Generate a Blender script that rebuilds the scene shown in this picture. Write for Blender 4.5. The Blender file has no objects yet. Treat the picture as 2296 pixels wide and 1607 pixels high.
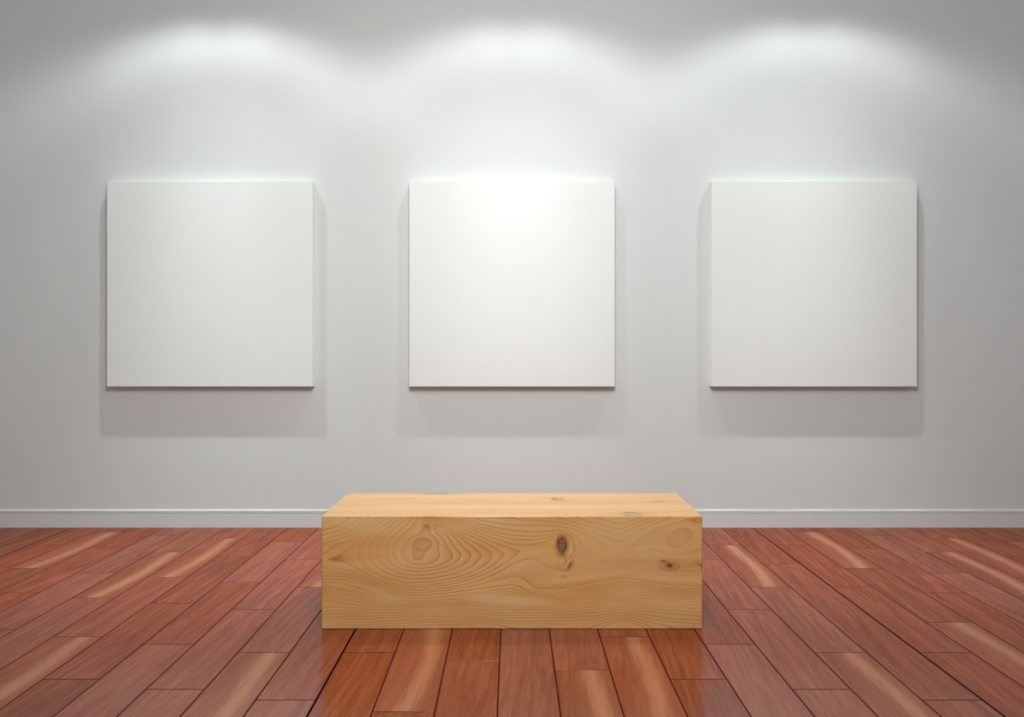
import bpy, bmesh, math, random
import numpy as np
from mathutils import Vector

# ------------------------------------------------------------------ camera, world, light, exposure
C = bpy.context.scene.collection
SC = bpy.context.scene
F_PX = 1619.0            # focal length in pixels of the 2296 px wide frame
CAM_H = 1.12             # eye height
cam = bpy.data.cameras.new('camera')
cam.sensor_width = 36.0
cam.lens = F_PX / 2296 * 36.0
cam.shift_y = -23.5 / 2296
cam_ob = bpy.data.objects.new('camera', cam)
cam_ob.location = (0, 0, CAM_H)
cam_ob.rotation_euler = (math.pi / 2, 0, 0)
C.objects.link(cam_ob)
SC.camera = cam_ob

SC.view_settings.view_transform = 'Standard'
SC.view_settings.look = 'None'
SC.view_settings.gamma = 1.0
SC.view_settings.use_curve_mapping = False
SC.view_settings.exposure = 0.0
SC.cycles.use_denoising = True
SC.cycles.max_bounces = 8
SC.cycles.diffuse_bounces = 5
SC.cycles.sample_clamp_indirect = 6.0

world = bpy.data.worlds.new('world')
SC.world = world
world.use_nodes = True
world.node_tree.nodes['Background'].inputs[0].default_value = (0.965, 1.0, 1.0, 1)
world.node_tree.nodes['Background'].inputs[1].default_value = 0.32

WALL_Y = 4.515           # face of the picture wall
BOARD_Y = 4.504            # face of the baseboard
LAMP_GAP = 0.565         # distance of the downlights from the wall
LAMP_Z = 3.56

# photometric curve of the downlights: (angle from straight down, relative candela)
CURVE = [(0, 4.9), (3, 4.9), (6, 4.95), (9, 4.85), (12, 3.85), (15, 2.55), (18, 1.70), (21, 1.22), (24, 0.95),
         (27, 0.74), (30, 0.57), (33, 0.43), (35, 0.385), (37, 0.37), (39, 0.375), (41, 0.39), (43, 0.39), (45, 0.36),
         (47, 0.30), (49, 0.225), (51, 0.14), (53, 0.072), (55, 0.028), (57, 0.007), (59, 0.0), (90, 0.0)]
# the beam is a little wider along the wall than across it: (azimuth, stretch of the angle, gain)
PLANES = [(0, 1.0, 1.0), (34, 1.07, 1.28), (49, 1.12, 1.68), (58, 1.155, 1.62), (66, 1.19, 2.1), (75, 1.21, 2.6), (90, 1.21, 2.6)]
def candela(g, c, k):
    xs = [q[0] for q in CURVE]; ys = [q[1] for q in CURVE]
    w = min(1.0, max(0.0, (g - 24) / 25.0))
    return float(np.interp(g / c, xs, ys)) * (1 + (k - 1) * w)
VA = list(range(0, 181, 1))
def plane_rows():
    # C0 points at the wall, C90 runs along it
    rows = []
    for az in range(0, 91, 5):
        a = az
        c = float(np.interp(a, [p[0] for p in PLANES], [p[1] for p in PLANES]))
        k = float(np.interp(a, [p[0] for p in PLANES], [p[2] for p in PLANES]))
        rows.append(' '.join('%.1f' % (candela(g, c, k) * 1000) for g in VA))
    return rows
ies = bpy.data.texts.new('downlight_curve')
ies.write('\n'.join([
    'IESNA:LM-63-1995', 'TILT=NONE',
    '1 1000 1 %d %d 1 2 0 0 0' % (len(VA), 19), '1 1 0',
    ' '.join(str(v) for v in VA), ' '.join(str(v) for v in range(0, 91, 5))] + plane_rows()) + '\n')
SPOT_POWER = 1.0
for lx, k in ((-1.835, 0.95), (0.015, 0.79), (1.835, 0.91)):
    L = bpy.data.lights.new('downlight', 'POINT')
    L.energy = SPOT_POWER * k
    L.shadow_soft_size = 0.035
    L.color = (0.94, 1.0, 0.99)
    L.use_nodes = True
    nt = L.node_tree
    em = [n for n in nt.nodes if n.type == 'EMISSION'][0]
    it = nt.nodes.new('ShaderNodeTexIES')
    it.mode = 'INTERNAL'
    it.ies = ies
    it.inputs['Strength'].default_value = 1.0
    nt.links.new(it.outputs[0], em.inputs['Strength'])
    o = bpy.data.objects.new('downlight', L)
    o.location = (lx, WALL_Y - LAMP_GAP, LAMP_Z)
    C.objects.link(o)

L = bpy.data.lights.new('room_lamp', 'AREA')
L.shape = 'DISK'
L.size = 0.55
L.energy = 8.8
L.color = (0.97, 1.0, 0.98)
fill = bpy.data.objects.new('room_lamp', L)
fill.location = (0, WALL_Y - 2.12, 2.66)
fill.rotation_euler = (Vector((0, WALL_Y, -0.6)) - fill.location).to_track_quat('-Z', 'Y').to_euler()
C.objects.link(fill)

L = bpy.data.lights.new('front_fill', 'AREA')  # unseen fill added on the camera side to brighten the bench front
L.shape = 'DISK'
L.size = 0.9
L.energy = 70.0
L.color = (0.98, 1.0, 0.98)
fill2 = bpy.data.objects.new('front_fill', L)
fill2.location = (0, 0.9, 2.8)
fill2.rotation_euler = (Vector((0, WALL_Y, 0.2)) - fill2.location).to_track_quat('-Z', 'Y').to_euler()
C.objects.link(fill2)

# ------------------------------------------------------------------ helpers
def link_mesh(name, me, mats):
    for m in mats:
        me.materials.append(m)
    o = bpy.data.objects.new(name, me)
    C.objects.link(o)
    return o

def box_bm(bm, x0, x1, y0, y1, z0, z1, bevel=0.0, seg=2):
    r = bmesh.ops.create_cube(bm, size=1.0)
    for v in r['verts']:
        v.co = Vector(((x0 + x1) / 2 + v.co.x * (x1 - x0), (y0 + y1) / 2 + v.co.y * (y1 - y0),
                       (z0 + z1) / 2 + v.co.z * (z1 - z0)))
    if bevel:
        edges = list({e for v in r['verts'] for e in v.link_edges})
        bmesh.ops.bevel(bm, geom=edges, offset=bevel, segments=seg, affect='EDGES', profile=0.5)

def box(name, x0, x1, y0, y1, z0, z1, mat, bevel=0.0, seg=2):
    bm = bmesh.new()
    box_bm(bm, x0, x1, y0, y1, z0, z1, bevel, seg)
    me = bpy.data.meshes.new(name)
    bm.to_mesh(me)
    bm.free()
    return link_mesh(name, me, [mat])

class NT:
    """small node-writing helper"""
    def __init__(self, name, spec=0.5, rough=0.5):
        self.m = bpy.data.materials.new(name)
        self.m.use_nodes = True
        self.t = self.m.node_tree
        self.b = self.t.nodes['Principled BSDF']
        self.b.inputs['Roughness'].default_value = rough
        self.b.inputs['Specular IOR Level'].default_value = spec
    def n(self, kind, **kw):
        nd = self.t.nodes.new(kind)
        for k, v in kw.items():
            setattr(nd, k, v)
        return nd
    def put(self, sock, v):
        if isinstance(v, bpy.types.NodeSocket):
            self.t.links.new(v, sock)
        elif isinstance(v, (tuple, list)) and len(v) == 3 and sock.type == 'RGBA':
            sock.default_value = (*v, 1)
        else:
            sock.default_value = v
    def math(self, op, a, b=0.0, c=None, clamp=False):
        nd = self.n('ShaderNodeMath', operation=op, use_clamp=clamp)
        self.put(nd.inputs[0], a)
        self.put(nd.inputs[1], b)
        if c is not None:
            self.put(nd.inputs[2], c)
        return nd.outputs[0]
    def mix(self, f, a, b, mode='MIX'):
        nd = self.n('ShaderNodeMix', data_type='RGBA', blend_type=mode)
        self.put(nd.inputs[0], f)
        self.put(nd.inputs[6], a)
        self.put(nd.inputs[7], b)
        return nd.outputs[2]
    def noise(self, vec, scale, detail=3.0, rough=0.55, dist=0.0):
        nd = self.n('ShaderNodeTexNoise')
        self.put(nd.inputs['Vector'], vec)
        nd.inputs['Scale'].default_value = scale
        nd.inputs['Detail'].default_value = detail
        nd.inputs['Roughness'].default_value = rough
        nd.inputs['Distortion'].default_value = dist
        return nd.outputs['Fac']
    def rng(self, v, a, b, c=0.0, d=1.0, smooth=False):
        nd = self.n('ShaderNodeMapRange', interpolation_type='SMOOTHSTEP' if smooth else 'LINEAR')
        self.put(nd.inputs[0], v)
        for i, q in enumerate((a, b, c, d)):
            self.put(nd.inputs[i + 1], q)
        return nd.outputs[0]
    def sep(self, v):
        nd = self.n('ShaderNodeSeparateXYZ')
        self.put(nd.inputs[0], v)
        return nd.outputs
    def comb(self, x, y, z=0.0):
        nd = self.n('ShaderNodeCombineXYZ')
        for i, q in enumerate((x, y, z)):
            self.put(nd.inputs[i], q)
        return nd.outputs[0]
    def attr(self, name):
        return self.n('ShaderNodeAttribute', attribute_name=name).outputs['Fac']
    def bump(self, h, strength, dist):
        nd = self.n('ShaderNodeBump')
        nd.inputs['Strength'].default_value = strength
        nd.inputs['Distance'].default_value = dist
        self.put(nd.inputs['Height'], h)
        self.t.links.new(nd.outputs[0], self.b.inputs['Normal'])
    def color(self, v):
        self.put(self.b.inputs['Base Color'], v)

# ------------------------------------------------------------------ materials
def wall_material(name, col, rough=0.75, spec=0.2):
    w = NT(name, spec, rough)
    obj = w.n('ShaderNodeTexCoord').outputs['Object']
    w.color(w.mix(w.noise(obj, 1.3, 2), tuple(c * 0.99 for c in col), col))
    w.bump(w.noise(obj, 260, 3), 0.05, 0.0006)
    return w.m
M_WALL = wall_material('wall_paint', (0.708, 0.72, 0.71))
M_BOARD = wall_material('baseboard_paint', (0.69, 0.705, 0.70), 0.8, 0.1)

def canvas_material():
    w = NT('primed_canvas', 0.15, 0.9)
    obj = w.n('ShaderNodeTexCoord').outputs['Object']
    a = w.noise(obj, 95, 4, 0.65, 0.6)
    b = w.noise(obj, 310, 2)
    h = w.math('ADD', w.math('MULTIPLY', a, 0.75), w.math('MULTIPLY', b, 0.25))
    w.color(w.mix(a, (0.80, 0.807, 0.79), (0.845, 0.852, 0.835)))
    w.bump(h, 0.5, 0.0020)
    return w.m
M_CANVAS = canvas_material()

def plank_material():
    w = NT('merbau_planks', 0.62, 0.2)
    uv = w.n('ShaderNodeUVMap', uv_map='grain').outputs[0]
    loc = w.n('ShaderNodeUVMap', uv_map='plank').outputs[0]
    g = w.sep(uv)
    l = w.sep(loc)
    tone = w.attr('tone')
    pale = w.attr('pale')
    # figure that drifts slightly across the plank while it runs along it
    sk = w.math('SUBTRACT', g[0], w.math('MULTIPLY', g[1], 0.075))
    band = w.noise(w.comb(w.math('MULTIPLY', sk, 24.0), w.math('MULTIPLY', g[1], 1.3)), 1.0, 3, 0.55, 0.9)
    fine = w.noise(w.comb(w.math('MULTIPLY', sk, 85.0), w.math('MULTIPLY', g[1], 5.0)), 1.0, 5, 0.7, 0.35)
    pore = w.noise(w.comb(w.math('MULTIPLY', sk, 260.0), w.math('MULTIPLY', g[1], 45.0)), 1.0, 2, 0.6)
    cloud = w.noise(w.comb(w.math('MULTIPLY', g[0], 5.0), w.math('MULTIPLY', g[1], 2.2)), 1.0, 2)
    f = w.math('ADD', w.math('MULTIPLY', w.rng(band, 0.34, 0.66), 0.40),
               w.math('MULTIPLY', w.rng(fine, 0.34, 0.66), 0.42))
    f = w.math('ADD', f, w.math('MULTIPLY', w.rng(cloud, 0.3, 0.7), 0.22))
    col = w.mix(f, (0.110, 0.020, 0.008), (0.290, 0.081, 0.036))
    red = w.mix(f, (0.150, 0.024, 0.009), (0.320, 0.075, 0.030))
    col = w.mix(tone, col, red)
    dark = w.noise(w.comb(w.math('MULTIPLY', sk, 62.0), w.math('MULTIPLY', g[1], 2.6), 7.7), 1.0, 3, 0.6, 0.6)
    col = w.mix(w.rng(dark, 0.56, 0.70, 0.0, 0.42), col, (0.085, 0.014, 0.006))
    speck = w.noise(w.comb(w.math('MULTIPLY', g[0], 330.0), w.math('MULTIPLY', g[1], 120.0)), 1.0, 2, 0.6)
    col = w.mix(w.rng(speck, 0.58, 0.75, 0.0, 0.30), col, (0.46, 0.21, 0.13))
    br = w.n('ShaderNodeBrightContrast')
    w.put(br.inputs[0], col)
    w.put(br.inputs[1], w.math('MULTIPLY', w.math('SUBTRACT', w.attr('shade'), 0.5), 0.026))
    col = br.outputs[0]
    # pale sapwood streak on some planks
    wave = w.math('MULTIPLY', w.math('SINE', w.math('MULTIPLY', l[1], 4.2)), 0.09)
    c = w.math('ADD', w.math('ADD', w.math('MULTIPLY', l[1], 0.22), 0.50), wave)
    dd = w.math('ABSOLUTE', w.math('SUBTRACT', l[0], c))
    dd = w.math('ADD', dd, w.math('MULTIPLY', w.math('SUBTRACT', fine, 0.5), 0.5))
    streak = w.math('MULTIPLY', w.rng(dd, 0.0, 0.24, 1.0, 0.0, True), w.math('MULTIPLY', pale, 0.62))
    col = w.mix(streak, col, (0.47, 0.205, 0.105))
    halo = w.math('MULTIPLY', w.rng(dd, 0.1, 0.6, 1.0, 0.0, True), w.math('MULTIPLY', pale, 0.22))
    col = w.mix(halo, col, (0.37, 0.14, 0.065))
    col = w.mix(w.rng(pore, 0.62, 0.78, 0.0, 0.35), col, (0.06, 0.012, 0.006))
    # satin lacquer: an even clear reflection over the wood
    h = w.math('ADD', w.math('MULTIPLY', fine, 0.6), w.math('MULTIPLY', pore, 0.4))
    bp = w.n('ShaderNodeBump')
    bp.inputs['Strength'].default_value = 0.16
    bp.inputs['Distance'].default_value = 0.0006
    w.put(bp.inputs['Height'], h)
    df = w.n('ShaderNodeBsdfDiffuse')
    w.put(df.inputs['Color'], col)
    gl = w.n('ShaderNodeBsdfGlossy')
    gl.inputs['Color'].default_value = (1, 1, 1, 1)
    w.put(gl.inputs['Roughness'], w.rng(fine, 0.3, 0.7, 0.15, 0.25))
    w.t.links.new(bp.outputs[0], gl.inputs['Normal'])
    ms = w.n('ShaderNodeMixShader')
    w.put(ms.inputs[0], w.rng(pore, 0.35, 0.65, 0.12, 0.155))
    w.t.links.new(df.outputs[0], ms.inputs[1])
    w.t.links.new(gl.outputs[0], ms.inputs[2])
    out = [n for n in w.t.nodes if n.type == 'OUTPUT_MATERIAL'][0]
    w.t.links.new(ms.outputs[0], out.inputs['Surface'])
    w.t.nodes.remove(w.b)
    return w.m
M_PLANK = plank_material()

def flat_wood(name, a, b):
    w = NT(name, 0.0, 1.0)
    obj = w.n('ShaderNodeTexCoord').outputs['Object']
    w.color(w.mix(w.noise(obj, 18, 2), a, b))
    return w.m
M_SEAM = flat_wood('seam_brown', (0.045, 0.010, 0.006), (0.07, 0.017, 0.010))
M_SEAM_BLACK = flat_wood('seam_black', (0.004, 0.003, 0.003), (0.008, 0.005, 0.004))

def pine_material():
    w = NT('oiled_pine', 0.62, 0.30)
    obj = w.n('ShaderNodeTexCoord').outputs['Object']
    s = w.sep(obj)
    ring, grad, amp = w.attr('ring'), w.attr('grad'), w.attr('amp')
    knot, grey, pale, warm = w.attr('knot'), w.attr('grey'), w.attr('pale'), w.attr('warm')
    knot = w.math('MULTIPLY', knot, w.rng(w.noise(obj, 75, 4, 0.65), 0.3, 0.62, 0.45, 1.15))
    wob = w.noise(w.comb(w.math('MULTIPLY', s[0], 14.0), w.math('MULTIPLY', s[1], 40.0), w.math('MULTIPLY', s[2], 40.0)), 1.0, 3)
    jit = w.noise(w.comb(w.math('MULTIPLY', s[0], 60.0), w.math('MULTIPLY', s[1], 160.0), w.math('MULTIPLY', s[2], 160.0)), 1.0, 2)
    # grad = rings per metre; the wobble is a displacement in metres
    disp = w.math('ADD', w.math('MULTIPLY', w.math('SUBTRACT', wob, 0.5), 0.0042),
                  w.math('MULTIPLY', w.math('SUBTRACT', jit, 0.5), 0.0016))
    f = w.math('ADD', ring, w.math('MULTIPLY', disp, grad))
    fr = w.math('FRACT', f)
    dist = w.math('DIVIDE', w.math('SUBTRACT', 1.0, fr), grad)         # metres before the late-wood edge
    dist2 = w.math('DIVIDE', fr, grad)
    line = w.rng(dist, 0.0, 0.0042, 1.0, 0.0)
    line = w.math('POWER', line, 1.6)
    line2 = w.rng(dist2, 0.0, 0.0009, 1.0, 0.0)
    line = w.math('MAXIMUM', line, line2)
    late = w.math('MULTIPLY', w.math('POWER', fr, 2.0), 0.30)
    line = w.math('ADD', w.math('MULTIPLY', line, 0.62), late)
    brk = w.noise(w.comb(w.math('MULTIPLY', s[0], 5.0), w.math('MULTIPLY', s[1], 11.0), w.math('MULTIPLY', s[2], 11.0)), 1.0, 2)
    line = w.math('MULTIPLY', line, w.math('MULTIPLY', amp, w.rng(brk, 0.3, 0.65, 0.62, 1.12)))
    broad = w.noise(w.comb(w.math('MULTIPLY', s[0], 2.2), w.math('MULTIPLY', s[1], 17.0), w.math('MULTIPLY', s[2], 13.0)), 1.0, 3, 0.5, 0.4)
    fib = w.noise(w.comb(w.math('MULTIPLY', s[0], 24.0), w.math('MULTIPLY', s[1], 420.0), w.math('MULTIPLY', s[2], 420.0)), 1.0, 3, 0.6)
    col = w.mix(w.rng(broad, 0.32, 0.68), (0.655, 0.340, 0.112), (0.735, 0.438, 0.178))
    col = w.mix(w.math('MULTIPLY', pale, 1.0, clamp=True), col, (0.76, 0.53, 0.30))
    col = w.mix(w.math('MULTIPLY', warm, 0.8, clamp=True), col, (0.47, 0.22, 0.075))
    col = w.mix(w.rng(fib, 0.35, 0.7, 0.0, 0.16), col, (0.40, 0.20, 0.08))
    col = w.mix(w.math('MULTIPLY', line, 1.0, clamp=True), col, (0.34, 0.105, 0.020))
    col = w.mix(w.math('MULTIPLY', grey, 1.0, clamp=True), col, (0.235, 0.185, 0.125))
    col = w.mix(w.math('MULTIPLY', knot, 1.7, clamp=True), col, (0.225, 0.078, 0.026))
    col = w.mix(w.math('POWER', knot, 1.8, clamp=True), col, (0.050, 0.026, 0.016))
    w.color(col)
    w.bump(fib, 0.10, 0.0005)
    return w.m
M_PINE = pine_material()

# ------------------------------------------------------------------ the room
RX, RY0, RZ = 4.6, -2.2, 3.72
def struct(o):
    o['kind'] = 'structure'
    return o
struct(box('wall_back', -RX, RX, WALL_Y, WALL_Y + 0.15, -0.05, RZ, M_WALL))
struct(box('wall_left', -RX - 0.15, -RX, RY0 - 0.15, WALL_Y + 0.15, -0.05, RZ, M_WALL))
struct(box('wall_right', RX, RX + 0.15, RY0 - 0.15, WALL_Y + 0.15, -0.05, RZ, M_WALL))

def baseboard():
    # profile (distance in front of the wall, height): flat board, thin groove, rounded cap
    t = WALL_Y - BOARD_Y
    pts = [(0, 0), (t, 0), (t, 0.0892), (t - 0.005, 0.0894), (t - 0.005, 0.0920), (t + 0.0005, 0.0926)]
    for i in range(7):
        a = i / 6 * math.pi / 2
        pts.append((t - 0.0035 + 0.004 * math.cos(a), 0.1060 + 0.0030 * math.sin(a)))
    pts += [(0.0015, 0.1108), (0, 0.1130)]
    vs, fs = [], []
    n = len(pts)
    for x in (-RX, RX):
        vs += [(x, WALL_Y - d, z) for d, z in pts]
    for i in range(n):
        j = (i + 1) % n
        fs.append((i, j, n + j, n + i))
    fs += [tuple(range(n))[::-1], tuple(range(n, 2 * n))]
    me = bpy.data.meshes.new('baseboard_back')
    me.from_pydata(vs, [], fs)
    bm = bmesh.new(); bm.from_mesh(me)
    bmesh.ops.recalc_face_normals(bm, faces=bm.faces)
    bm.to_mesh(me); bm.free()
    return link_mesh('baseboard_back', me, [M_BOARD])
struct(baseboard())

# ------------------------------------------------------------------ plank floor
PW = 0.19287
PL = 0.7245
OFFS = {0: 2.658, 1: 2.225, 2: 2.585, 3: 2.873, 4: 2.514, 5: 2.802, 6: 2.443, 7: 2.731, 8: 2.371, 9: 2.658, 10: 2.298}
# planks with a pale streak: (column mod 11, row parity) counted from the joint in OFFS
PALE = {(1, 0), (5, 1), (4, 1), (9, 1)}
def floor():
    rnd = random.Random(4)
    shades = {(c, r): rnd.random() for c in range(11) for r in range(2)}
    tones = {(c, r): rnd.random() for c in range(11) for r in range(2)}
    vs, fs, mi, tone, pale, shade, uvg, uvp = [], [], [], [], [], [], [], []
    GX, GY, B = 0.0030, 0.0036, 0.0002
    def quad(a, b, c, d, m, t=0.0, p=0.0, g=None, l=None, sh=0.5):
        i = len(vs)
        vs.extend((a, b, c, d))
        fs.append((i, i + 1, i + 2, i + 3))
        mi.append(m); tone.append(t); pale.append(p); shade.append(sh)
        uvg.extend(g or [(0, 0)] * 4)
        uvp.extend(l or [(0, 0)] * 4)
    ylo, yhi = RY0, WALL_Y - 0.001
    for c in range(-25, 26):
        k = (c + 14) % 11
        xa, xb = (c - 0.232) * PW, (c + 0.768) * PW
        gl, gr = 0.0026 if k else 0.0036, 0.0026 if k != 10 else 0.0036
        n0 = math.floor((ylo - OFFS[k]) / PL) - 1
        n = n0
        while True:
            y0 = OFFS[k] + n * PL
            n1 = n + 1
            # one long board: the joint at about 3.02 m is missing in this column
            if k == 10 and n == 0:
                n1 = n + 2
            y1 = OFFS[k] + n1 * PL
            par = n % 2
            if y0 > yhi:
                break
            ya, yb = max(y0 + GY / 2, ylo), min(y1 - GY / 2, yhi)
            if yb > ya:
                x0, x1 = max(xa + gl, -RX), min(xb - gr, RX)
                if x1 > x0:
                    t = tones[(k, par)]
                    p = 1.0 if (k, par) in PALE else 0.0
                    if p == 0 and rnd.random() < 0.0:
                        p = 0.5
                    ox, oy = k * 3.7 + par * 1.9, k * 5.3 + par * 11.1
                    def gu(x, y): return (x - xa + ox, y - y0 + oy)
                    def lu(x, y): return ((x - xa) / PW, (y - y0) / PL)
                    X = [x0, x0 + B, x1 - B, x1]
                    Y = [ya, ya + B, yb - B, yb]
                    def q(p4):
                        quad(*[(x, y, z) for x, y, z in p4], 0, t, p,
                             [gu(x, y) for x, y, z in p4], [lu(x, y) for x, y, z in p4], shades[(k, par)])
                    q([(X[1], Y[1], 0), (X[2], Y[1], 0), (X[2], Y[2], 0), (X[1], Y[2], 0)])
                    d = -B
                    q([(X[0], Y[0], d), (X[3], Y[0], d), (X[2], Y[1], 0), (X[1], Y[1], 0)])
                    q([(X[3], Y[0], d), (X[3], Y[3], d), (X[2], Y[2], 0), (X[2], Y[1], 0)])
                    q([(X[3], Y[3], d), (X[0], Y[3], d), (X[1], Y[2], 0), (X[2], Y[2], 0)])
                    q([(X[0], Y[3], d), (X[0], Y[0], d), (X[1], Y[1], 0), (X[1], Y[2], 0)])
                    if y0 > ylo and y0 < yhi:      # dark cross joint
                        z = -0.00035
                        quad((xa + 0.002, y0 - GY / 2 - 0.001, z), (xb - 0.002, y0 - GY / 2 - 0.001, z),
                             (xb - 0.002, y0 + GY / 2 + 0.001, z), (xa + 0.002, y0 + GY / 2 + 0.001, z), 2)
            n = n1
        z = -0.0005
        quad((xa - 0.0045, ylo, z), (xa + 0.0045, ylo, z), (xa + 0.0045, yhi, z), (xa - 0.0045, yhi, z),
             2 if k in (0,) else 1)
    quad((-RX, ylo, -0.0016), (RX, ylo, -0.0016), (RX, yhi, -0.0016), (-RX, yhi, -0.0016), 1)
    quad((-RX, ylo, -0.04), (-RX, yhi, -0.04), (RX, yhi, -0.04), (RX, ylo, -0.04), 1)
    me = bpy.data.meshes.new('floor')
    me.from_pydata(vs, [], fs)
    for name, data in (('grain', uvg), ('plank', uvp)):
        ul = me.uv_layers.new(name=name)
        ul.data.foreach_set('uv', np.array(data, np.float32).ravel())
    for name, data in (('tone', tone), ('pale', pale), ('shade', shade)):
        at = me.attributes.new(name, 'FLOAT', 'FACE')
        at.data.foreach_set('value', np.array(data, np.float32))
    o = link_mesh('floor', me, [M_PLANK, M_SEAM, M_SEAM_BLACK])
    me.polygons.foreach_set('material_index', np.array(mi, np.int32))
    return o
struct(floor())

# ------------------------------------------------------------------ the three blank canvases
CW, CT, CZ0, CZ1 = 1.2686, 0.060, 0.882, 2.149
def canvas():
    bm = bmesh.new()
    box_bm(bm, -CW / 2, CW / 2, -CT, 0, -(CZ1 - CZ0) / 2, (CZ1 - CZ0) / 2, 0.0014, 3)
    me = bpy.data.meshes.new('canvas')
    bm.to_mesh(me); bm.free()
    return me
cme = canvas()
cme.materials.append(M_CANVAS)
for i, lab in enumerate((
        'leftmost of the three blank white square canvases hanging on the grey wall',
        'middle blank white square canvas on the wall, straight above the wooden bench',
        'rightmost of the three blank white square canvases hanging on the grey wall')):
    o = bpy.data.objects.new('blank_canvas', cme)
    o.location = ((i - 1) * 1.8650, WALL_Y - 0.001, (CZ0 + CZ1) / 2)
    o['label'] = lab
    o['category'] = 'canvas'
    o['group'] = 'blank canvases on the wall'
    C.objects.link(o)

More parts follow.
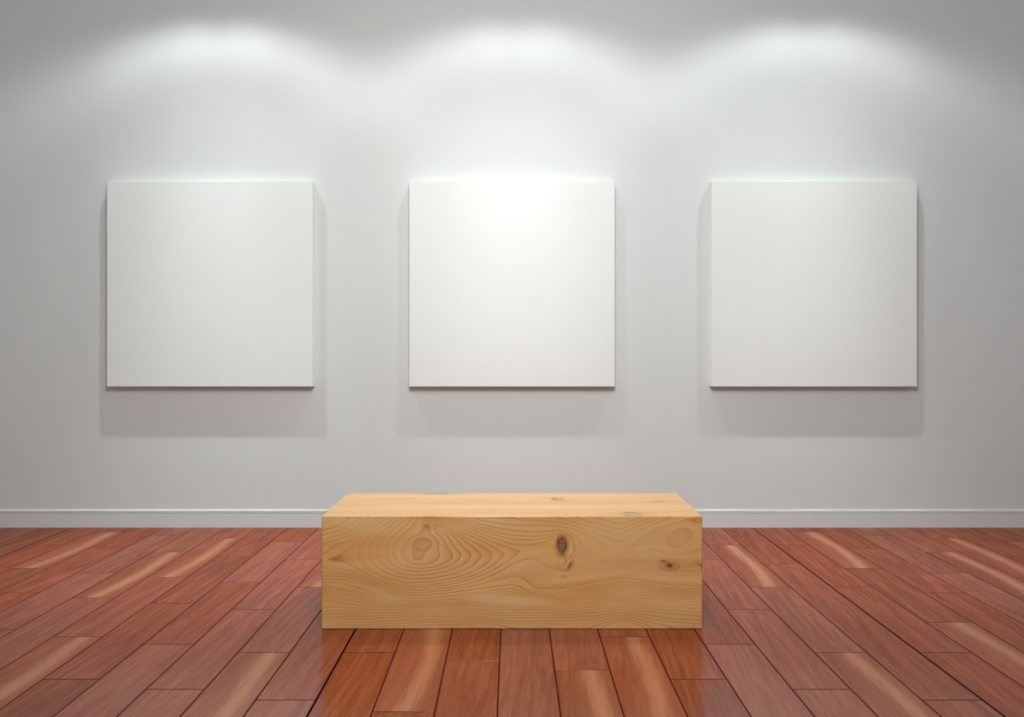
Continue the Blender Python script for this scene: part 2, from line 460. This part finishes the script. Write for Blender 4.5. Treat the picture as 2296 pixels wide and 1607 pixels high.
# ------------------------------------------------------------------ the solid pine bench
# growth rings of the front face, traced as level lines; unit: 1/2582.4 m, origin at the face's
# left edge = 95, top edge = 345, bottom edge = 1513, right edge = 4021
BX0, BX1 = -0.7600, 0.7600
BY0, BY1 = 2.878, 3.330
BZ = 0.4516
Z2 = 2066
RINGS = [
 (-0.95, [(1090,640),(1170,640)]),
 (-0.95, [(1080,750),(1100,750)]),
 (14, [(97,352),(150,352)]),
 (17.7, [(Z2+1020,347),(Z2+1180,347)]),
 (27, [(400,1512),(1200,1504),(1900,1494)]),
 (12.45, [(Z2+1700,430),(Z2+1830,440),(Z2+1905,500),(Z2+1890,590),(Z2+1810,680),(Z2+1700,712),(Z2+1590,705),(Z2+1540,640),(Z2+1545,570),(Z2+1600,490),(Z2+1700,430)]),
 (0, [(1090,575),(1040,605),(1030,640),(1032,690),(1035,740),(1045,785),(1090,805),(1130,800),(1150,770),(1152,725),(1200,690),(1235,640),(1230,600),(1180,575),(1090,575)]),
 (1, [(1110,360),(1120,430),(1140,480),(1130,510),(1100,530),(1000,570),(950,630),(915,690),(910,740),(930,780),(980,825),(1060,850),(1150,855),(1230,840),(1300,805),(1325,765),(1320,730),(1300,690),(1310,630),(1300,600),(1250,560),(1210,520),(1220,490),(1240,430),(1255,360)]),
 (2, [(1085,350),(1060,420),(960,500),(880,580),(830,680),(825,740),(850,800),(920,860),(1020,885),(1150,890),(1290,870),(1400,830),(1460,770),(1455,730),(1400,680),(1370,620),(1350,560),(1280,510),(1260,470),(1270,400),(1280,350)]),
 (3, [(1045,350),(960,440),(860,520),(790,600),(750,690),(760,770),(810,850),(920,900),(1060,920),(1200,915),(1350,890),(1480,830),(1545,760),(1540,730),(1470,670),(1430,600),(1400,550),(1320,510),(1290,470),(1290,420),(1300,350)]),
 (4, [(1000,350),(850,460),(740,560),(670,660),(655,730),(680,800),(760,880),(900,945),(1060,965),(1250,950),(1430,910),(1580,840),(1650,760),(1645,735),(1560,660),(1500,590),(1450,540),(1360,500),(1315,450),(1315,350)]),
 (5, [(940,350),(780,460),(650,560),(585,650),(580,740),(610,820),(710,910),(860,975),(1040,1000),(1250,990),(1450,950),(1640,880),(1745,780),(1750,740),(1700,690),(1590,610),(1500,540),(1400,500),(1345,440),(1330,350)]),
 (6, [(870,350),(700,460),(540,580),(475,670),(465,760),(490,830),(600,930),(770,1000),(1000,1040),(1250,1030),(1500,985),(1700,910),(1830,820),(1870,750),(1850,710),(1760,660),(1650,600),(1540,540),(1450,500),(1385,440),(1350,350)]),
 (7, [(1370,350),(1430,430),(1520,500),(1700,575),(1900,680),(1945,712),(2000,725),(1990,760),(1850,870),(1700,950),(1400,1035),(1150,1070),(900,1055),(720,1020),(560,950),(450,890),(380,845),(300,825),(200,835),(150,810),(160,780),(220,750),(300,735),(330,690),(400,670),(500,560),(650,440),(800,350)]),
 (8, [(97,740),(180,690),(210,640),(400,590),(600,440),(740,350)]),
 (9, [(97,660),(150,610),(400,540),(640,400),(680,350)]),
 (10, [(97,600),(400,490),(600,350)]),
 (11, [(97,540),(300,490),(500,350)]),
 (12, [(97,500),(300,430),(420,350)]),
 (8, [(1395,350),(1450,410),(1560,480),(1800,590),(2000,650),(2066,680),(Z2+130,695),(Z2+250,680),(Z2+400,620),(Z2+450,600)]),
 (9, [(1420,350),(1480,400),(1600,460),(1850,570),(2066,630),(Z2+200,635),(Z2+380,595),(Z2+455,565)]),
 (10, [(1450,350),(1520,400),(1650,455),(1850,530),(2066,582),(Z2+200,590),(Z2+350,570),(Z2+470,535)]),
 (11, [(1485,350),(1560,395),(1700,455),(1880,505),(2066,545),(Z2+200,555),(Z2+380,540),(Z2+500,520),(Z2+590,530),(Z2+625,580),(Z2+640,660),(Z2+680,720)]),
 (12, [(1540,350),(1700,420),(1900,465),(2066,490),(Z2+250,510),(Z2+450,490),(Z2+580,500),(Z2+660,560),(Z2+740,680),(Z2+820,745)]),
 (13, [(1620,350),(1800,400),(2066,432),(Z2+200,432),(Z2+330,435),(Z2+480,450),(Z2+640,480),(Z2+800,540),(Z2+950,630),(Z2+1030,720),(Z2+1110,760),(Z2+1180,730),(Z2+1210,660),(Z2+1330,560),(Z2+1480,470),(Z2+1650,415),(Z2+1800,405),(Z2+1950,430)]),
 (14, [(1750,350),(2066,378),(Z2+200,385),(Z2+400,395),(Z2+560,425),(Z2+700,465),(Z2+900,535),(Z2+1100,605),(Z2+1250,520),(Z2+1450,420),(Z2+1640,360)]),
 (15, [(Z2+100,350),(Z2+430,362),(Z2+600,400),(Z2+900,475),(Z2+1100,535),(Z2+1270,455),(Z2+1500,365)]),
 (16, [(Z2+600,352),(Z2+900,430),(Z2+1100,480),(Z2+1250,425),(Z2+1450,352)]),
 (17, [(Z2+760,350),(Z2+1000,400),(Z2+1100,430),(Z2+1200,410),(Z2+1380,350)]),
 (11.3, [(Z2+1700,570),(Z2+1750,560)]),
 (12, [(Z2+1720,470),(Z2+1800,462),(Z2+1865,500),(Z2+1850,570),(Z2+1780,640),(Z2+1700,675),(Z2+1620,670),(Z2+1580,640),(Z2+1570,590),(Z2+1640,510),(Z2+1720,470)]),
 (8, [(97,880),(140,903),(260,903),(400,922),(600,985),(800,1050),(1000,1082),(1150,1088),(1400,1060),(1650,1000),(1800,940),(1950,860),(2066,785),(Z2+100,722),(Z2+170,713),(Z2+260,730),(Z2+330,770)]),
 (9, [(97,905),(260,925),(400,950),(600,1020),(800,1085),(1000,1108),(1150,1112),(1400,1090),(1650,1045),(1900,940),(2066,840),(Z2+100,795),(Z2+220,785),(Z2+280,810),(Z2+330,870),(Z2+450,905),(Z2+550,890),(Z2+600,830),(Z2+640,795)]),
 (10, [(97,935),(300,945),(500,1000),(750,1100),(950,1138),(1150,1142),(1400,1115),(1700,1060),(1900,1010),(2066,968),(Z2+80,980),(Z2+150,1040),(Z2+250,1100),(Z2+400,1105),(Z2+530,1095),(Z2+800,1040),(Z2+1000,1003),(Z2+1110,990),(Z2+1300,1010),(Z2+1600,1060),(Z2+1955,1075)]),
 (9, [(Z2+450,1000),(Z2+700,985),(Z2+900,955),(Z2+1100,930),(Z2+1300,955),(Z2+1500,980),(Z2+1700,990),(Z2+1955,1010)]),
 (11, [(97,965),(300,970),(450,1010),(750,1130),(950,1165),(1150,1168),(1400,1140),(1750,1095),(1950,1075),(2066,1062),(Z2+80,1085),(Z2+170,1150),(Z2+280,1190),(Z2+400,1180),(Z2+530,1140),(Z2+800,1085),(Z2+1000,1045),(Z2+1110,1030),(Z2+1300,1045),(Z2+1600,1095),(Z2+1955,1105)]),
 (12, [(97,1000),(300,1000),(450,1040),(700,1140),(950,1192),(1200,1195),(1500,1170),(1800,1140)]),
 (13, [(97,1030),(250,1030),(450,1075),(700,1170),(950,1218),(1200,1222),(1500,1205)]),
 (14, [(97,1060),(180,1090),(300,1115),(500,1150),(700,1200),(950,1242),(1200,1245),(1500,1240)]),
 (15.5, [(97,1110),(170,1120),(300,1150),(500,1190),(700,1235),(950,1265),(1300,1268)]),
 (17, [(140,1150),(300,1195),(500,1235),(700,1262),(850,1272)]),
 (18, [(110,1235),(160,1222),(250,1240),(400,1265),(600,1280)]),
 (13, [(Z2+620,1150),(Z2+900,1095),(Z2+1110,1065),(Z2+1400,1095),(Z2+1955,1135)]),
 (15, [(Z2+620,1195),(Z2+900,1150),(Z2+1110,1125),(Z2+1400,1145),(Z2+1955,1175)]),
 (17, [(Z2+500,1235),(Z2+900,1205),(Z2+1110,1190),(Z2+1400,1200),(Z2+1955,1220)]),
 (19, [(97,1298),(400,1292),(900,1283),(1400,1282),(2066,1283),(Z2+400,1283),(Z2+800,1262),(Z2+1110,1245),(Z2+1500,1255),(Z2+1955,1262)]),
 (20, [(97,1330),(600,1318),(1200,1312),(2066,1312),(Z2+500,1312),(Z2+800,1290),(Z2+1110,1270),(Z2+1500,1285),(Z2+1955,1305)]),
 (21, [(97,1362),(600,1348),(1200,1332),(2066,1340),(Z2+500,1338),(Z2+850,1312),(Z2+1110,1295),(Z2+1500,1312),(Z2+1955,1345)]),
 (22, [(97,1395),(600,1380),(1200,1358),(2066,1372),(Z2+500,1368),(Z2+850,1345),(Z2+1110,1315),(Z2+1400,1330),(Z2+1955,1388)]),
 (23, [(97,1425),(600,1410),(1200,1385),(1600,1385),(2066,1402),(Z2+500,1400),(Z2+850,1378),(Z2+1050,1348),(Z2+1300,1350),(Z2+1600,1410),(Z2+1955,1430)]),
 (24, [(97,1455),(600,1440),(1200,1415),(1700,1405),(2066,1435),(Z2+500,1435),(Z2+800,1420),(Z2+1050,1370),(Z2+1250,1368),(Z2+1500,1425),(Z2+1955,1465)]),
 (25, [(97,1482),(600,1468),(1200,1440),(1800,1430),(2066,1462),(Z2+500,1468),(Z2+800,1455),(Z2+1050,1395),(Z2+1230,1392),(Z2+1420,1450),(Z2+1700,1490),(Z2+1955,1500)]),
 (26, [(97,1510),(600,1495),(1200,1470),(1900,1465),(2066,1490),(Z2+500,1500),(Z2+800,1490),(Z2+1050,1425),(Z2+1200,1418),(Z2+1380,1475),(Z2+1480,1511)]),
 (27.5, [(Z2+930,1511),(Z2+1070,1458),(Z2+1180,1450),(Z2+1300,1490),(Z2+1350,1511)]),
]
SX, SY = 3926.0, 1168.0
def ring_field():
    gx, gy = 394, 118
    F = np.full((gy, gx), np.nan)
    for val, pts in RINGS:
        for (xa, ya), (xb, yb) in zip(pts[:-1], pts[1:]):
            n = int(max(abs(xb - xa), abs(yb - ya)) / 4) + 2
            t = np.linspace(0, 1, n)
            ix = np.clip(np.round((xa + (xb - xa) * t - 95) / SX * (gx - 1)).astype(int), 0, gx - 1)
            iy = np.clip(np.round((ya + (yb - ya) * t - 345) / SY * (gy - 1)).astype(int), 0, gy - 1)
            F[iy, ix] = val
    fixed = ~np.isnan(F)
    U = np.where(fixed, F, 11.0)
    fi, fj = np.indices(U.shape)
    masks = [((fi + fj) % 2 == p) & ~fixed for p in (0, 1)]
    for it in range(1200):
        for m in masks:
            P = np.pad(U, 1, mode='edge')
            avg = 0.25 * (P[:-2, 1:-1] + P[2:, 1:-1] + P[1:-1, :-2] + P[1:-1, 2:])
            U = np.where(m, U + 1.8 * (avg - U), U)
    for it in range(5):
        P = np.pad(U, 1, mode='reflect', reflect_type='odd')
        U = 0.4 * U + 0.15 * (P[:-2, 1:-1] + P[2:, 1:-1] + P[1:-1, :-2] + P[1:-1, 2:])
    # rings per metre along the gradient
    s = 2582.4
    gyv, gxv = np.gradient(U, SY / (gy - 1) / s, SX / (gx - 1) / s)
    G = np.sqrt(gxv ** 2 + gyv ** 2)
    for it in range(4):
        P = np.pad(G, 1, mode='edge')
        G = 0.4 * G + 0.15 * (P[:-2, 1:-1] + P[2:, 1:-1] + P[1:-1, :-2] + P[1:-1, 2:])
    return U, np.clip(G, 12, 400)
RF, RG = ring_field()
def bil(A, u, v):
    h, w = A.shape
    x, y = np.clip(u, 0, 1) * (w - 1), np.clip(v, 0, 1) * (h - 1)
    i, j = np.minimum(x.astype(int), w - 2), np.minimum(y.astype(int), h - 2)
    a, b = x - i, y - j
    return (A[j, i] * (1 - a) * (1 - b) + A[j, i + 1] * a * (1 - b) + A[j + 1, i] * (1 - a) * b + A[j + 1, i + 1] * a * b)

def blob(X, Y, cx, cy, rx, ry, ang=0.0, p=2.0):
    c, s = math.cos(math.radians(ang)), math.sin(math.radians(ang))
    dx, dy = X - cx, Y - cy
    a, b = (dx * c + dy * s) / rx, (-dx * s + dy * c) / ry
    return np.exp(-np.power(a * a + b * b, p / 2))
def ell(X, Y, cx, cy, rx, ry, ang=0.0):
    c, s = math.cos(math.radians(ang)), math.sin(math.radians(ang))
    dx, dy = X - cx, Y - cy
    return np.sqrt(((dx * c + dy * s) / rx) ** 2 + ((-dx * s + dy * c) / ry) ** 2)
def sst(x, a, b):
    t = np.clip((x - a) / (b - a), 0, 1)
    return t * t * (3 - 2 * t)

def front_attrs(X, Y):
    """X, Y in traced units -> ring, grad, amp, knot, grey, pale, warm"""
    u, v = (X - 95) / SX, (Y - 345) / SY
    ring, grad = bil(RF, u, v), bil(RG, u, v)
    amp = np.full(X.shape, 0.72)
    amp += 0.35 * blob(X, Y, 1450, 800, 650, 330)
    amp -= 0.38 * blob(X, Y, 700, 640, 330, 260)
    amp -= 0.55 * blob(X, Y, Z2 + 1050, 830, 900, 130, 0, 4)
    amp -= 0.35 * blob(X, Y, Z2 + 1200, 560, 800, 260)
    amp -= 0.5 * blob(X, Y, 2050, 1200, 520, 70, 4, 4)
    amp -= 0.25 * blob(X, Y, Z2 + 1200, 1180, 900, 130)
    amp -= 0.25 * blob(X, Y, 300, 400, 500, 80)
    amp -= 0.22 * blob(X, Y, 500, 1170, 600, 90)
    # fade just inside the knots
    k1 = ell(X, Y, Z2 + 508, 652, 46, 74, 4)
    k2 = ell(X, Y, Z2 + 1605, 853, 62, 34, 8)
    amp *= sst(k1, 1.1, 1.9) * sst(k2, 1.2, 2.2)
    amp = np.clip(amp, 0.06, 1.1)
    knot = 0.92 * np.exp(-((k1 - 0.92) / 0.13) ** 2) * (0.75 + 0.25 * np.sin(np.arctan2(Y - 652, X - Z2 - 508) * 2 + 1.0))
    knot += 0.55 * np.exp(-((k1 - 0.52) / 0.08) ** 2) + 0.45 * np.exp(-(k1 / 0.15) ** 2)
    knot += 0.5 * blob(X, Y, Z2 + 505, 570, 26, 22) + 0.35 * blob(X, Y, Z2 + 465, 600, 16, 40, 15)
    knot += 0.55 * blob(X, Y, Z2 + 590, 850, 14, 52, 30) + 0.35 * blob(X, Y, Z2 + 520, 745, 40, 9, 30)
    knot += 0.30 * np.exp(-((ell(X, Y, Z2 + 480, 800, 72, 50, 20) - 1) / 0.10) ** 2) * sst(X, Z2 + 455, Z2 + 530) * sst(Y, 700, 780)
    knot += 0.24 * np.exp(-((ell(X, Y, Z2 + 500, 800, 130, 110, 20) - 1) / 0.05) ** 2) * sst(X, Z2 + 430, Z2 + 540) * sst(Y, 780, 850)
    knot += 0.22 * np.exp(-((ell(X, Y, Z2 + 520, 670, 112, 145, 6) - 1) / 0.05) ** 2) * sst(X, Z2 + 500, Z2 + 600)
    knot += 0.80 * blob(X, Y, Z2 + 1612, 858, 38, 24, 5, 2) + 0.7 * blob(X, Y, Z2 + 1555, 812, 32, 7, 8, 2)
    knot += 0.35 * np.exp(-((ell(X, Y, Z2 + 1605, 850, 110, 58, 0) - 1) / 0.07) ** 2) * sst(Y, 840, 890)
    knot += 0.75 * blob(X, Y, Z2 + 1955, 870, 16, 42, 0, 2) + 0.35 * blob(X, Y, Z2 + 1925, 850, 45, 12, 30, 2)
    knot += 0.22 * blob(X, Y, 250, 800, 18, 12)
    knot += 0.22 * sst(k1, 1.75, 1.15) * (0.6 + 0.4 * np.sin(np.arctan2(Y - 652, X - Z2 - 508) * 5)) + 0.3 * blob(X, Y, 1190, 352, 90, 12)
    grey = 0.85 * sst(k1, 1.0, 0.75)
    pale = 0.75 * blob(X, Y, Z2 + 590, 690, 16, 48, 6, 4)
    pale += 0.55 * blob(X, Y, 2000, 1215, 480, 55, 4, 4) + 0.40 * blob(X, Y, 650, 1115, 330, 24, 22, 2)
    pale += 0.30 * blob(X, Y, 350, 400, 480, 45) + 0.35 * blob(X, Y, 1950, 420, 360, 60, 8)
    pale += 0.30 * blob(X, Y, Z2 + 1100, 560, 420, 150) + 0.35 * blob(X, Y, Z2 + 700, 985, 500, 30, -7, 4)
    pale += 0.32 * blob(X, Y, Z2 + 1650, 1000, 450, 28, 3, 4) + 0.2 * blob(X, Y, 1080, 700, 260, 200)
    warm = 0.95 * sst(k1, 2.2, 1.1) + 0.6 * sst(k2, 2.6, 1.1)
    warm += 0.95 * blob(X, Y, 1200, 350, 130, 34, 0, 2) + 0.50 * blob(X, Y, 1190, 430, 60, 60)
    warm += 0.38 * sst(ell(X, Y, 1130, 640, 105, 75), 1.15, 0.9) + 0.38 * sst(ell(X, Y, 1093, 740, 62, 66), 1.15, 0.9)
    warm += 0.45 * blob(X, Y, 250, 790, 110, 42, -8) + 0.45 * blob(X, Y, 110, 1090, 90, 75)
    warm += 0.35 * blob(X, Y, Z2 + 1100, 830, 850, 60, 0, 2) + 0.30 * blob(X, Y, 800, 1090, 400, 55, 14)
    warm += 0.55 * blob(X, Y, Z2 + 1830, 860, 160, 26, -8) + 0.35 * blob(X, Y, Z2 + 560, 880, 130, 45)
    warm += 0.28 * blob(X, Y, Z2 + 250, 880, 160, 90)
    warm += 0.15 * blob(X, Y, 2000, 1420, 3000, 110, 0, 4)
    return [ring, grad, amp, np.clip(knot, 0, 1), np.clip(grey, 0, 1), np.clip(pale, 0, 1), np.clip(warm, 0, 1)]

def top_attrs(x, v):
    """x metres, v 0 at the front edge .. 1 at the back"""
    ring = 7 * np.sqrt(((x + 0.28) / 0.55) ** 2 + ((v - 0.70) / 0.26) ** 2) + 0.7 * np.sin(x * 9) + 0.4 * np.sin(x * 23 + v * 5)
    grad = np.full(x.shape, 55.0)
    amp = 0.10 + 0.30 * blob(x, v, -0.2, 0.68, 0.35, 0.20) + 0.32 * blob(x, v, 0.52, 0.10, 0.16, 0.12)
    def kn(px, py):
        d = 1082.0 / (py - 780)
        return (px - 1148) * d / F_PX, (d - BY0) / (BY1 - BY0)
    k1, k2, k3, k4 = kn(1250, 1118.3), kn(1475, 1123.6), kn(1417, 1152.5), kn(985, 1106.5)
    e1, e3 = ell(x, v, *k1, 0.022, 0.065), ell(x, v, *k3, 0.036, 0.075)
    knot = 0.6 * np.exp(-((e1 - 0.9) / 0.35) ** 2) * (0.35 + 0.65 * sst(-x, -k1[0] - 0.01, -k1[0] + 0.012)) + 0.75 * np.exp(-((e3 - 0.95) / 0.22) ** 2) * (0.25 + 0.75 * sst(v, 0.08, 0.15))
    knot += 0.5 * blob(x, v, *k2, 0.03, 0.02) + 0.45 * blob(x, v, *k4, 0.07, 0.035)
    knot += 0.2 * blob(x, v, k1[0] + 0.03, k1[1] - 0.08, 0.03, 0.03)
    grey = 0.45 * sst(e1, 1.3, 0.6) + 0.4 * sst(e3, 1.2, 0.6)
    warm = 0.3 * blob(x, v, *k1, 0.08, 0.13) + 0.5 * blob(x, v, *k3, 0.10, 0.09) + 0.45 * blob(x, v, *k4, 0.16, 0.07)
    warm += 0.3 * blob(x, v, k2[0] + 0.08, k2[1], 0.16, 0.04) + 0.32 * blob(x, v, 0.0, 0.52, 1.2, 0.05) + 0.25 * blob(x, v, 0.0, 0.16, 1.3, 0.05)
    warm += 0.22 * blob(x, v, 0.35, 0.57, 0.35, 0.035) + 0.12 * blob(x, v, -0.3, 0.45, 0.3, 0.04)
    pale = 0.10 + 0.9 * blob(x, v, 0.05, 0.36, 0.5, 0.045) + 0.7 * blob(x, v, -0.45, 0.84, 0.35, 0.05) + 0.3 * blob(x, v, -0.6, 0.3, 0.3, 0.06)
    pale += 0.4 * blob(x, v, 0.3, 0.86, 0.4, 0.05)
    return [ring, grad, amp, np.clip(knot, 0, 1), np.clip(grey, 0, 1), np.clip(pale, 0, 1), np.clip(warm, 0, 1)]

def bench():
    R = 0.0058
    vs, fs = [], []
    def grid(nx, ny, fn):
        base = sum(len(a) for a in vs)
        u, v = np.meshgrid(np.linspace(0, 1, nx), np.linspace(0, 1, ny))
        vs.append(fn(u.ravel(), v.ravel()))
        i, j = np.meshgrid(np.arange(nx - 1), np.arange(ny - 1))
        a = (base + j * nx + i).ravel()
        fs.append(np.stack([a, a + 1, a + nx + 1, a + nx], 1))
    X0, X1, Y0, Y1, Z0, Z1 = BX0 + R, BX1 - R, BY0 + R, BY1 - R, 0.0, BZ - R
    ZB = 0.003
    L = lambda a, b, t: a + (b - a) * t
    grid(560, 170, lambda u, v: np.stack([L(X0, X1, u), np.full_like(u, BY0), L(ZB, Z1, v)], 1))      # front
    grid(380, 110, lambda u, v: np.stack([L(X0, X1, u), L(Y0, Y1, v), np.full_like(u, BZ)], 1))        # top
    grid(30, 30, lambda u, v: np.stack([L(X1, X0, u), np.full_like(u, BY1), L(ZB, Z1, v)], 1))        # back
    grid(60, 60, lambda u, v: np.stack([np.full_like(u, BX0), L(Y1, Y0, u), L(ZB, Z1, v)], 1))        # left end
    grid(60, 60, lambda u, v: np.stack([np.full_like(u, BX1), L(Y0, Y1, u), L(ZB, Z1, v)], 1))        # right end
    grid(2, 2, lambda u, v: np.stack([L(X0, X1, u), L(Y1, Y0, v), np.zeros_like(u)], 1))               # underside
    hp = math.pi / 2
    # rounded top edges
    grid(560, 5, lambda u, v: np.stack([L(X0, X1, u), Y0 - R * np.cos(v * hp), Z1 + R * np.sin(v * hp)], 1))
    grid(560, 5, lambda u, v: np.stack([L(X1, X0, u), Y1 + R * np.cos(v * hp), Z1 + R * np.sin(v * hp)], 1))
    grid(60, 5, lambda u, v: np.stack([X0 - R * np.cos(v * hp), L(Y1, Y0, u), Z1 + R * np.sin(v * hp)], 1))
    grid(60, 5, lambda u, v: np.stack([X1 + R * np.cos(v * hp), L(Y0, Y1, u), Z1 + R * np.sin(v * hp)], 1))
    # small chamfer round the foot
    ch = lambda v: ZB * (1 - v)
    grid(560, 3, lambda u, v: np.stack([L(X0, X1, u), BY0 + ch(v), ZB * v], 1))
    grid(30, 3, lambda u, v: np.stack([L(X1, X0, u), BY1 - ch(v), ZB * v], 1))
    grid(60, 3, lambda u, v: np.stack([BX0 + ch(v), L(Y1, Y0, u), ZB * v], 1))
    grid(60, 3, lambda u, v: np.stack([BX1 - ch(v), L(Y0, Y1, u), ZB * v], 1))
    # rounded upright edges and top corners
    for cx, cy, a0 in ((X0, Y0, math.pi), (X1, Y0, 1.5 * math.pi), (X1, Y1, 0.0), (X0, Y1, hp)):
        grid(5, 170, lambda u, v: np.stack([cx + R * np.cos(a0 + u * hp), cy + R * np.sin(a0 + u * hp), L(ZB, Z1, v)], 1))
        grid(5, 3, lambda u, v: np.stack([cx + (R - ch(v)) * np.cos(a0 + u * hp), cy + (R - ch(v)) * np.sin(a0 + u * hp), ZB * v], 1))
        grid(5, 5, lambda u, v: np.stack([cx + R * np.cos(v * hp) * np.cos(a0 + u * hp),
                                          cy + R * np.cos(v * hp) * np.sin(a0 + u * hp), Z1 + R * np.sin(v * hp)], 1))
    V = np.concatenate(vs)
    Fc = np.concatenate(fs)
    me = bpy.data.meshes.new('bench')
    me.from_pydata(V.tolist(), [], Fc.tolist())
    x, y, z = V[:, 0], V[:, 1], V[:, 2]
    TX = 95 + (x - BX0) / (BX1 - BX0) * SX
    TY = 345 + (BZ - z) / BZ * SY
    A = front_attrs(TX, TY)
    T = top_attrs(x, (y - BY0) / (BY1 - BY0))
    is_top = z > BZ - R * 0.35
    is_end = (np.abs(x) > BX1 - R * 0.3) & ~is_top
    for i, name in enumerate(('ring', 'grad', 'amp', 'knot', 'grey', 'pale', 'warm')):
        a = np.where(is_top, T[i], A[i])
        if i == 0:       # end grain: rings round the heart of the log
            a = np.where(is_end, 90 * np.sqrt((y - BY0 - 0.30) ** 2 + (z + 0.12) ** 2), a)
        elif i == 1:
            a = np.where(is_end, 90.0, a)
        elif i == 2:
            a = np.where(is_end, 0.6, a)
        else:
            a = np.where(is_end, 0.0, a)
        at = me.attributes.new(name, 'FLOAT', 'POINT')
        at.data.foreach_set('value', a.astype(np.float32))
    me.polygons.foreach_set('use_smooth', np.ones(len(Fc), dtype=bool))
    o = link_mesh('bench', me, [M_PINE])
    o['label'] = 'solid block bench of pale knotty pine with swirling grain on the red plank floor'
    o['category'] = 'bench'
    return o
bench()
